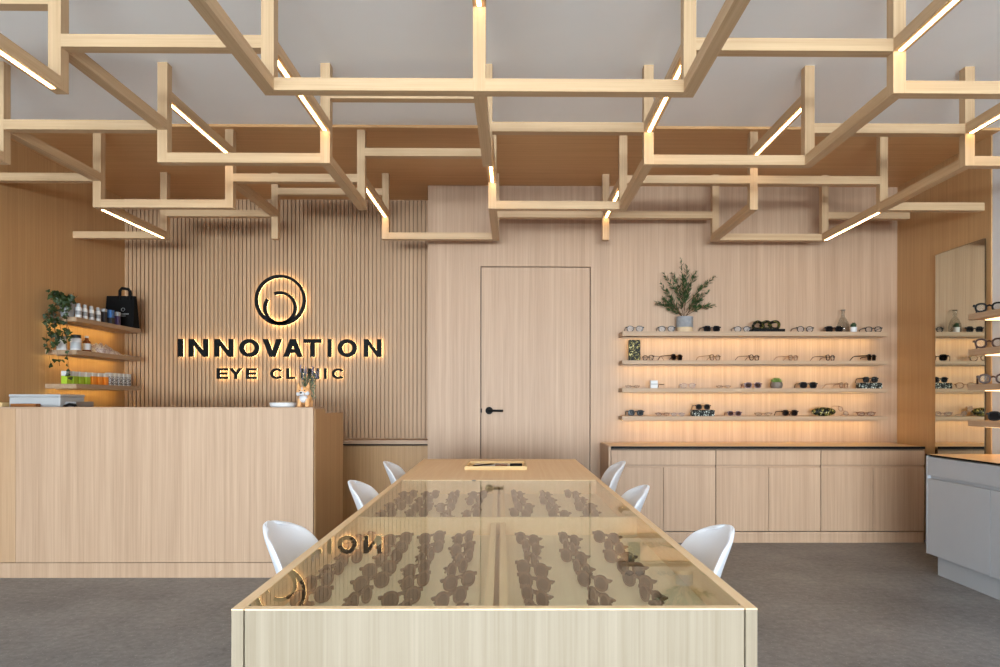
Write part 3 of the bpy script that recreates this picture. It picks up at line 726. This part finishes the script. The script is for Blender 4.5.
# potted conifer-like plant
cx_ = X(685, 6.50); z0 = ZS[0]
t = thing('potted_fern', 'bushy dark green plant in a two-tone grey pot on the top shelf', 'plant', (cx_, 6.52, z0)); off = (cx_, 6.52, z0)
MB(off).lathe([(.068, 0), (.074, .004), (.076, .048)], cx_, 6.52, z0+.0005, 32).build('pot_base', 'tan_clay', t, smooth=True)
b = MB(off); pr = [(.076, .0485)]
for k in range(12): zz = .05+.008*k; pr += [(.080, zz), (.077, zz+.004)]
pr += [(.080, .148), (.072, .148), (.070, .135), (0, .135)]
b.lathe(pr, cx_, 6.52, z0+.0005, 32); b.build('pot', 'grey_pot', t, smooth=True)
MB(off).lathe([(0, .136), (.069, .136), (.069, .138), (0, .139)], cx_, 6.52, z0, 24).build('soil', 'soil', t)
st_ = MB(off); lf = MB(off)
def frond(base, tip, bend, wmax, nleaf=16):
    base, tip = Vector(base), Vector(tip); mid = (base+tip)/2+Vector(bend)
    pts = [base*(1-s_)**2+mid*2*s_*(1-s_)+tip*s_*s_ for s_ in [k/8 for k in range(9)]]
    st_.tube(pts, [.0034*(1-.8*k/8) for k in range(9)], 5)
    for k in range(nleaf*3):
        s_ = .18+.82*random.random()**.85
        p_ = base*(1-s_)**2+mid*2*s_*(1-s_)+tip*s_*s_
        tan = ((tip-mid)*s_+(mid-base)*(1-s_)).normalized()
        side = Vector((random.uniform(-1, 1), random.uniform(-1, 1), random.uniform(-1, 1))).cross(tan).normalized()
        ll = wmax*(.5+.8*math.sin(PI*min(1, s_*.85+.1)))*random.uniform(.6, 1.1)
        d = (tan*.75+side*.75).normalized(); wv = d.cross(side.cross(tan)).normalized()*ll*.16
        nn = tan.cross(side)*ll*.12
        e_ = p_+d*ll
        lf.add([p_, p_+d*ll*.45+nn.normalized()*ll*.11, e_, p_+d*ll*.45-nn.normalized()*ll*.11, ], [(0, 1, 2, 3)])
top = Vector((cx_, 6.52, z0+.138))
FR = [(-.04, .58), (.02, .52), (-.20, .44), (-.23, .34), (-.10, .46), (.10, .46), (.15, .33), (.25, .40), (.20, .26), (-.16, .28), (-.26, .15), (.28, .13), (-.14, .09), (.14, .12), (.04, .34), (-.07, .30), (.0, .42), (.16, .20), (-.19, .20), (.0, .24)]
for i, (dx, dz) in enumerate(FR):
    sc_ = .95; dx *= 1.12
    dy = random.uniform(-.10, .07)
    frond(top+Vector((dx*.06, dy*.1, max(.01, dz*.42-.03) if i % 3 else 0)), top+Vector((dx*sc_, dy, dz*sc_)), (dx*.05, 0, .02 if dz > .2 else .05), .052, 17)
st_.build('stems', 'stem_brown', t, smooth=True); lf.build('foliage', 'leaf_dark', t, fixn=False)

# right hand shelves: glasses near the camera side
RG = ['eyewear on the right-hand shelves']
for i, (st, items) in enumerate([('bold_clear', [(4.84, .1), (4.50, .1)]), ('bold_brown', [(4.84, .1), (4.50, .1)]), ('bold_brown', [(4.80, 0), (4.47, .1)]), ('black_sun', [(4.70, .1), (4.4, 0)])]):
    for j, (yy, dr) in enumerate(items):
        put(st, 3.345, yy, ZR[i]+.0005, -PI/2+1.0-dr, ['round black glasses', 'dark tortoiseshell glasses', 'large dark tortoiseshell glasses', 'black sunglasses'][i]+' on the right-hand shelves, '+['top', 'second', 'third', 'bottom'][i]+' shelf, '+['far end', 'nearer the camera'][j], None, 1.3)

# glasses in the table case
wn = ['front', 'second from front', 'third from front', 'fourth from front', 'back']
cn = ['innermost', 'second', 'third', 'fourth']
fn = ['first', 'second', 'third', 'fourth', 'fifth', 'sixth', 'seventh']
for side in (-1, 1):
    for box, (ya, yb, n_) in enumerate([(1.70, 2.62, 7), (2.98, 3.84, 5)]):
        for c_ in range(4 if side < 0 else 3):
            for r_ in range(n_):
                u = side*(.115+(.128 if side < 0 else .15)*c_)+random.uniform(-.015, .015); y = ya+(yb-ya)*r_/(n_-1)+random.uniform(-.02, .02)
                p_ = twarp(Vector((u, y, 0)))
                rz = -side*math.radians(58)+random.uniform(-.35, .35)
                put('case_brown', p_[0], p_[1]-.03, BZ+.0008, rz,
                    'brown glasses in %s %s table tray, %s column, %s from the front' % (['near', 'far'][box], 'left' if side < 0 else 'right', cn[c_], fn[r_]),
                    'brown glasses inside the table display case', .9)

# ------------------------------------------------------------------ tray on the table
tx0 = at(465, 466, 4.65)[0]; tx1 = at(527, 466, 4.65)[0]; ty0, ty1 = 4.62, 5.02
t = thing('wooden_tray', 'pale wooden tray with small items on the far end of the display table', 'tray', ((tx0+tx1)/2, (ty0+ty1)/2, TH)); off = ((tx0+tx1)/2, (ty0+ty1)/2, TH)
z = TH+.0005
MB(off).box(tx0, tx1, ty0, ty1, z, z+.008).build('base', 'bamboo', t, bevel=.002)
b = MB(off)
b.box(tx0, tx1, ty0, ty0+.012, z+.008, z+.026); b.box(tx0, tx1, ty1-.012, ty1, z+.008, z+.026); b.box(tx0, tx0+.012, ty0+.012, ty1-.012, z+.008, z+.026); b.box(tx1-.012, tx1, ty0+.012, ty1-.012, z+.008, z+.026)
b.build('rim', 'bamboo', t, bevel=.002)
zz = z+.0085
tag(MB((tx0+.1, 4.8, zz)).box(tx0+.05, tx0+.30, ty0+.08, ty1-.06, zz, zz+.004).build('paper_sheet', 'white_paper'), 'white sheet lying in the wooden tray', 'paper')
t2 = thing('pen', 'brown pen lying left in the wooden tray', 'pen', (tx0+.11, 4.8, zz+.004)); off = (tx0+.11, 4.8, zz+.004)
MB(off).tube([(tx0+.05, 4.74, zz+.010), (tx0+.17, 4.86, zz+.010)], .005, 10).build('barrel', 'frame_brown', t2, smooth=True)
MB(off).tube([(tx0+.17, 4.86, zz+.010), (tx0+.19, 4.88, zz+.010)], [.005, .001], 10).build('tip', 'frame_gold', t2, smooth=True)
tag(MB((tx0+.24, 4.8, zz+.004)).box(tx0+.20, tx0+.285, 4.74, 4.86, zz+.0045, zz+.016).build('wooden_ruler', 'frame_amber', bevel=.002), 'amber wooden block lying in the middle of the tray', 'block')
tag(MB((tx1-.07, 4.8, zz)).box(tx1-.115, tx1-.03, 4.76, 4.84, zz, zz+.018).build('small_case', 'black_plastic', bevel=.004), 'small black case lying right in the wooden tray', 'case')

# ------------------------------------------------------------------ corner shelf items (left)
SXc = -3.80
def onl(x, X_=SXc): return -X_*692/(514-x+.0)
# ivy
z0 = ZL[0]; yi = 5.985; xi = -3.84
t = thing('potted_ivy', 'trailing ivy in a grey pot on the top corner shelf', 'plant', (xi, yi, z0)); off = (xi, yi, z0)
MB(off).lathe([(.040, 0), (.048, .004), (.060, .13), (.054, .13), (.052, .118), (0, .118)], xi, yi, z0+.0005, 28).build('pot', 'grey_pot', t, smooth=True)
lf = MB(off); st_ = MB(off)
def ivy_leaf(p_, d, nrm, s_):
    side = d.cross(nrm).normalized()
    pt = [(0, 0), (.35, -.1), (.55, .25), (.3, .45), (.25, .6), (0, 1.0), (-.25, .6), (-.3, .45), (-.55, .25), (-.35, -.1)]
    lf.add([p_+side*a*s_+d*b_*s_+nrm*(-abs(a)*.25*s_) for a, b_ in pt], [tuple(range(10))])
def vine(pts, nl, s0=.034):
    P_ = [Vector(q) for q in pts]
    st_.tube(P_, .002, 5)
    for k in range(nl):
        f_ = random.random()*(len(P_)-1.001); i = int(f_); p_ = P_[i].lerp(P_[i+1], f_-i)
        d = Vector((random.uniform(-.5, .9), random.uniform(-1, .3), random.uniform(-1, .3))).normalized()
        nr = Vector((random.uniform(-.2, 1), random.uniform(-1.2, -.3), random.uniform(-.1, .8))).normalized()
        nr = (nr-d*nr.dot(d)).normalized()
        ivy_leaf(p_+Vector((random.uniform(-.02, .02), random.uniform(-.03, .01), random.uniform(-.02, .02))), d, nr, s0*random.uniform(.7, 1.3))
for k in range(13):
    a = random.uniform(PI*.8, PI*2.0); r_ = random.uniform(.05, .12)
    e_ = (max(XL+.03, xi+math.cos(a)*r_), yi+math.sin(a)*r_-.03, z0+.11+random.uniform(.0, .10))
    vine([(xi, yi, z0+.12), ((xi+e_[0])/2, (yi+e_[1])/2, z0+.17), e_], 14, .040)
for k in range(8):
    x_ = xi+random.uniform(-.12, .09); yv = 5.87+random.uniform(-.03, .01); drop = random.uniform(.08, .34) if k > 1 else .42
    vine([(xi, yi-.02, z0+.125), (x_*.5+xi*.5, 5.93, z0+.14), (x_, yv, z0+.03), (x_+.02, yv-.01, z0-drop*.5), (x_+.05, yv, z0-drop)], int(10+drop*40), .036)
xv = -3.775
vine([(xi, yi-.02, z0+.125), (-3.76, 5.93, z0+.13), (xv, 5.87, z0), (xv, 5.87, z0-.25), (xv+.03, 5.87, z0-.5)], 30, .034)
st_.build('vines', 'stem_brown', t, smooth=True); lf.build('foliage', 'leaf_ivy', t, fixn=False)
# bottles
for k, x_ in enumerate((81, 87.2, 93.6, 100.2)):
    y_ = 3.77*692/(514-x_); zz = z0+.0005
    off = (-3.77, y_, z0); t = thing('spray_bottle', 'white capped bottle on the top corner shelf, %s from the ivy pot' % ['first', 'second', 'third', 'fourth'][k], 'bottle', off, 0, 'white bottles on the top corner shelf')
    MB(off).lathe([(.020, 0), (.024, .003), (.025, .085), (.020, .098)], -3.77, y_, zz, 20).build('body', 'white_paper', t, smooth=True)
    MB(off).lathe([(.017, .0985), (.017, .125), (.014, .13), (0, .13)], -3.77, y_, zz, 16).build('cap', 'silver_grey', t, smooth=True)
    MB(off).lathe([(.0256, .03), (.0256, .066)], -3.77, y_, zz, 20).build('label_band', 'mid_grey', t, smooth=True)
def carton(x_, X_, zt_, w_, d_, h_, m1_, m2_, label, grp, split=.5, cat='box'):
    y_ = -X_*692/(514-x_); off = (X_, y_, zt_); z_ = zt_+.0005
    t = thing('carton', label, cat, off, 0, grp)
    MB(off).box(X_-w_/2, X_+w_/2, y_-d_/2, y_+d_/2, z_, z_+h_*split).build('lower_sleeve', m1_, t, bevel=.001)
    MB(off).box(X_-w_/2, X_+w_/2, y_-d_/2, y_+d_/2, z_+h_*split+.0003, z_+h_).build('upper_sleeve', m2_, t, bevel=.001)
carton(105.4, -3.77, z0, .05, .04, .13, 'dark_card', 'silver_grey', 'narrow dark carton with grey top on the top corner shelf', 'cartons on the top corner shelf', .8)
carton(111.5, -3.765, z0, .07, .05, .13, 'dark_card', 'blue_card', 'blue carton on the top corner shelf before the black bag', 'cartons on the top corner shelf', .45)
carton(118.3, -3.76, z0, .06, .04, .125, 'violet_card', 'silver_grey', 'violet and grey carton in front of the black bag', 'cartons on the top corner shelf', .7)
# black paper bag
by = 6.80; bx0 = XL+.01; bx1 = -3.69
t = thing('paper_bag', 'black paper bag with handle at the far end of the top corner shelf', 'bag', (-3.83, by, z0)); off = (-3.83, by, z0)
MB(off).add([(bx0, by-.06, z0+.0005), (bx1, by-.06, z0+.0005), (bx1, by+.06, z0+.0005), (bx0, by+.06, z0+.0005), (bx0, by-.02, z0+.31), (bx1-.01, by-.02, z0+.31), (bx1-.01, by+.02, z0+.31), (bx0, by+.02, z0+.31)],
            [(0, 3, 2, 1), (4, 5, 6, 7), (0, 1, 5, 4), (2, 3, 7, 6), (0, 4, 7, 3), (1, 2, 6, 5)]).build('body', 'black_paper', t, bevel=.002)
hx0, hx1 = bx0+.13, bx1-.05
MB(off).tube([(hx0, by-.024, z0+.27), (hx0, by-.02, z0+.36), (hx0+.02, by-.02, z0+.385), (hx1-.02, by-.02, z0+.375), (hx1, by-.02, z0+.35), (hx1, by-.024, z0+.27)], .014, 8).build('handle', 'black_paper', t, smooth=True)
b = MB(off); lx = bx0+.17
k_ = .04/.31
fy = lambda z_: by-.06+(z_-z0)*k_-.0015
A = [2*PI*k/24 for k in range(24)]
zc_ = z0+.175
b.ring([(lx+.017*math.cos(a), zc_+.017*math.sin(a)) for a in A], [(lx+.0145*math.cos(a), zc_+.0145*math.sin(a)) for a in A], fy(zc_)-.001, fy(zc_)+.002)
for i in range(10): b.box(lx-.055+i*.0115, lx-.055+i*.0115+.007, fy(z0+.13)-.001, fy(z0+.13)+.002, z0+.125, z0+.136)
for i in range(9): b.box(lx-.03+i*.007, lx-.03+i*.007+.004, fy(z0+.11)-.001, fy(z0+.11)+.002, z0+.108, z0+.114)
b.build('printed_logo', 'silver_grey', t)
# middle shelf
z1 = ZL[1]
def jar(x_, X_, label, m_body, m_cap, r, h_, lab=None, neck=False, name='jar'):
    y_ = -X_*692/(514-x_); off = (X_, y_, z1); z_ = z1+.0005
    t = thing(name, label, 'jar' if name == 'jar' else 'bottle', off)
    if neck: MB(off).lathe([(r*.9, 0), (r, .004), (r, h_*.6), (r*.5, h_*.75), (r*.4, h_*.8), (r*.4, h_*.88)], X_, y_, z_, 20).build('body', m_body, t, smooth=True); MB(off).lathe([(r*.5, h_*.881), (r*.5, h_), (0, h_)], X_, y_, z_, 16).build('cap', m_cap, t, smooth=True)
    else: MB(off).lathe([(r*.92, 0), (r, .004), (r, h_*.76), (r*.9, h_*.8)], X_, y_, z_, 22).build('body', m_body, t, smooth=True); MB(off).lathe([(r*.92, h_*.801), (r*.92, h_), (0, h_)], X_, y_, z_, 20).build('lid', m_cap, t, smooth=True)
    if lab: MB(off).lathe([(r*1.02, h_*.12), (r*1.02, h_*.52)], X_, y_, z_, 20).build('label_band', lab, t, smooth=True)
jar(64.5, -3.89, 'white jar behind the ivy on the middle corner shelf', 'white_paper', 'silver_grey', .040, .12)
jar(78.5, -3.78, 'white jar with dark lid on the middle corner shelf', 'white_paper', 'dark_card', .042, .135, 'silver_grey')
jar(89.2, -3.78, 'amber glass bottle with white label and cap, middle corner shelf', 'amber_glass', 'white_paper', .033, .14, 'white_paper', True, 'medicine_bottle')
def packet(x0, x1, h_, seed, label, name='foil_packet'):
    random.seed(seed); ya = 3.8*692/(514-x0); yb_ = 3.8*692/(514-x1)
    N_ = 12; v = []; f = []; 
    for i in range(N_+1):
        for j in range(N_+1):
            a, b_ = i/N_, j/N_
            e_ = (math.sin(PI*a)*math.sin(PI*b_))**.45
            v.append((-3.91+.18*a, ya+(yb_-ya)*b_, z1+.001+e_*h_*(.55+.45*random.random())*(1.1-.5*b_)))
    for i in range(N_):
        for j in range(N_): q_ = i*(N_+1)+j; f.append((q_, q_+1, q_+N_+2, q_+N_+1))
    n0 = len(v); v += [(p_[0], p_[1], z1+.0005) for p_ in v]
    for i in range(N_):
        for j in range(N_): q_ = n0+i*(N_+1)+j; f.append((q_, q_+N_+1, q_+N_+2, q_+1))
    m_ = MB((-3.82, (ya+yb_)/2, z1)).add(v, f)
    o = m_.build(name, 'foil_packet', smooth=True); tag(o, label, 'packet'); random.seed(seed+5)
packet(95, 118, .12, 3, 'crumpled pale wrapped packet on the middle corner shelf'); packet(119, 136, .022, 9, 'flat pale packet at the far end of the middle corner shelf')
# lowest shelf cartons
z2 = ZL[2]
for k in range(4): carton(69+k*6.4, -3.80, z2, .05, .058, .108, 'green_card', 'white_paper', 'green and white carton on the lowest corner shelf, %s of four' % ['first', 'second', 'third', 'fourth'][k], 'green and white cartons', .62)
for k in range(3): carton(94.5+k*6.0, -3.80, z2, .05, .055, .108, 'orange_card', 'white_paper', 'orange and white carton on the lowest corner shelf, %s of three' % ['first', 'second', 'third'][k], 'orange and white cartons', .7)
for k in range(5): carton(111.5+k*4.4, -3.80, z2, .05, .055, .118, 'pattern_card', 'white_paper', 'grey patterned white carton on the lowest corner shelf, %s of five' % ['first', 'second', 'third', 'fourth', 'fifth'][k], 'grey patterned cartons', .72)

# ------------------------------------------------------------------ things on the reception desk
dz = 1.1455
pa = at(9, 395, 5.25); pb = at(60, 395, 5.25)
t = thing('desktop_printer', 'wide light grey desktop machine at the left end of the reception desk', 'printer', ((pa[0]+pb[0])/2, 5.4, dz)); off = ((pa[0]+pb[0])/2, 5.4, dz)
zt_ = at(30, 394.8, 5.25)[1]
MB(off).box(pa[0], pb[0], 5.25, 5.55, dz, zt_-.02).build('body', 'silver_grey', t, bevel=.008)
MB(off).box(pa[0]-.002, pb[0]+.002, 5.248, 5.552, zt_-.0195, zt_).build('lid', 'silver_grey', t, bevel=.004)
MB(off).box(pb[0]+.0025, pb[0]+.085, 5.30, 5.53, dz, zt_-.055).build('side_tray', 'mid_grey', t, bevel=.004)
b = MB((at(70, 405, 5.17)[0], 5.19, dz)); ax = at(70, 405, 5.19)[0]
b.tube([(ax-.065, 5.2, dz+.008), (ax-.045, 5.2, dz+.055), (ax-.01, 5.2, dz+.068), (ax+.03, 5.2, dz+.062), (ax+.06, 5.2, dz+.012)], .011, 8)
tag(b.build('headset', 'black_plastic', smooth=True), 'black curved headset in front of the grey desktop machine', 'headset')
tag(MB((at(25, 405, 5.2)[0], 5.205, dz)).box(at(12, 405, 5.2)[0], at(37.5, 405, 5.2)[0], 5.18, 5.235, dz, at(20, 404.3, 5.2)[1]).build('brown_box', 'brown_card', bevel=.003), 'flat brown box before the grey desktop machine', 'box')
tag(MB((at(3, 405, 5.3)[0], 5.3, dz)).box(at(-14, 405, 5.3)[0], pa[0]-.015, 5.2, 5.4, dz, at(3, 403.2, 5.3)[1]).build('document_box', 'bamboo', bevel=.003), 'pale flat box left of the grey desktop machine', 'box')
lz0 = 1.1955
dx_ = at(283, 405, 5.02)[0]
t = thing('shallow_dish', 'white shallow dish on the reception desk beside the corgi planter', 'dish', (dx_, 5.02, lz0)); off = (dx_, 5.02, lz0)
MB(off).lathe([(.075, 0), (.088, .006), (.094, .030), (.088, .034), (.082, .026), (.07, .018), (0, .016)], dx_, 5.02, lz0, 32).build('bowl', 'white_paper', t, smooth=True)
b = MB(off)
for k in range(5): b.ball((dx_-.04+.02*k, 5.02, lz0+.030), .012, 10, sc=(1.3, 1, .9))
b.build('pebbles', 'tan_clay', t, smooth=True)
# corgi planter
cxp = at(303.6, 400, 5.0)[0]; cyp = 5.02; u_ = .0072    # metres per photo pixel
t = thing('corgi_planter', 'corgi-shaped planter with dried lavender on the right end of the reception desk', 'planter', (cxp, cyp, lz0)); off = (cxp, cyp, lz0)
b = MB(off)
b.ball((cxp, cyp+.02, lz0+.062), .046, 20, sc=(1.0, .95, 1.05))            # trunk
b.ball((cxp-.004, cyp-.012, lz0+.112), .046, 20, sc=(1.12, .85, .82))     # head
for sx in (-1, 1):
    b.tube([(cxp+sx*.026, cyp-.018, lz0+.06), (cxp+sx*.028, cyp-.024, lz0+.02), (cxp+sx*.028, cyp-.028, lz0+.001)], [.017, .015, .016], 12)
    b.tube([(cxp+sx*.03, cyp+.05, lz0+.05), (cxp+sx*.03, cyp+.05, lz0+.001)], [.02, .015], 12)
    b.tube([(cxp-.004+sx*.028, cyp-.008, lz0+.132), (cxp-.004+sx*.036, cyp-.008, lz0+.155), (cxp-.004+sx*.038, cyp-.008, lz0+.178)], [.017, .012, .002], 10)
b.build('body', 'corgi_orange', t, smooth=True)
b = MB(off)
b.ball((cxp-.006, cyp-.047, lz0+.098), .022, 14, sc=(1.1, .8, .8))
b.ball((cxp-.034, cyp-.034, lz0+.096), .016, 12, sc=(1, .7, 1)); b.ball((cxp+.028, cyp-.034, lz0+.100), .018, 12, sc=(1.1, .7, .9))
b.ball((cxp, cyp-.022, lz0+.062), .032, 16, sc=(.95, .72, .95)); b.tube([(cxp-.005, cyp-.045, lz0+.105), (cxp-.004, cyp-.042, lz0+.145)], [.008, .003], 8)
b.build('white_bib', 'corgi_white', t, smooth=True)
b = MB(off)
b.ball((cxp-.007, cyp-.064, lz0+.103), .008, 10, sc=(1.2, .8, .8))
for sx in (-1, 1): b.ball((cxp-.004+sx*.019, cyp-.0475, lz0+.120), .0045, 8)
b.tube([(cxp-.016, cyp-.062, lz0+.088), (cxp-.007, cyp-.065, lz0+.084), (cxp+.003, cyp-.062, lz0+.089)], .0012, 6)
b.build('nose_and_eyes', 'black_plastic', t, smooth=True)
st_ = MB(off); fl = MB(off); lv = MB(off)
random.seed(21)
for k in range(26):
    dx = random.uniform(-.05, .085); hh = random.uniform(.20, .30); dy = random.uniform(-.01, .06)
    p0 = (cxp+.005, cyp+.02, lz0+.10); p1 = (cxp+.005+dx*.6, cyp+.02+dy*.5, lz0+.17); p2 = (cxp+.008+dx, cyp+.02+dy, lz0+hh)
    st_.tube([p0, p1, p2], .0014, 5)
    if k % 2 == 0:
        for q in range(7): fl.ball((p2[0]+random.uniform(-.004, .004), p2[1]+random.uniform(-.004, .004), p2[2]-.035+.008*q), .0048, 6)
    for q in range(6):
        s_ = random.random(); pp = Vector(p0).lerp(Vector(p2), .2+.7*s_); d = Vector((random.uniform(-1, 1), random.uniform(-.5, .5), random.uniform(.2, 1))).normalized()*.026
        w_ = Vector((0, 0, 1)).cross(d).normalized()*.004
        lv.add([pp, pp+d*.5+w_, pp+d, pp+d*.5-w_], [(0, 1, 2, 3)])
for k in range(14):
    pp = Vector((cxp+.055+random.uniform(-.012, .012), cyp+.02, lz0+.06+.008*k)); d = Vector((random.uniform(-.8, 1), random.uniform(-.5, .5), random.uniform(-.2, 1))).normalized()*.03
    w_ = Vector((0, 1, 0)).cross(d).normalized()*.005; lv.add([pp, pp+d*.5+w_, pp+d, pp+d*.5-w_], [(0, 1, 2, 3)])
st_.build('stems', 'leaf_sage', t); fl.build('blossom', 'lavender', t, smooth=True); lv.build('leaves', 'leaf_sage', t, fixn=False)

# ------------------------------------------------------------------ light
def area(name, loc, rot, sx, sy, power, col):
    l = bpy.data.lights.new(name, 'AREA'); l.shape = 'RECTANGLE'; l.size = sx; l.size_y = sy; l.energy = power; l.color = col
    o = bpy.data.objects.new(name, l); COL.objects.link(o); o.location = loc; o.rotation_euler = rot; return o
area('daylight_shopfront', ((XL+XR)/2, YF-.25, 1.6), (PI/2, 0, 0), 7.2, 2.9, 1450, (.82, .92, 1.0))
area('ceiling_fill', ((XL+XR)/2, YF-.6, .45), (PI/2+math.radians(32), 0, 0), 7.2, 1.2, 2600, (.80, .93, .99))  # added upward fill lamp, out of view, to brighten the ceiling
w = bpy.data.worlds.new('world'); S.world = w; w.use_nodes = True
bg = w.node_tree.nodes['Background']; bg.inputs['Color'].default_value = (.8, .88, 1, 1); bg.inputs['Strength'].default_value = 1.0
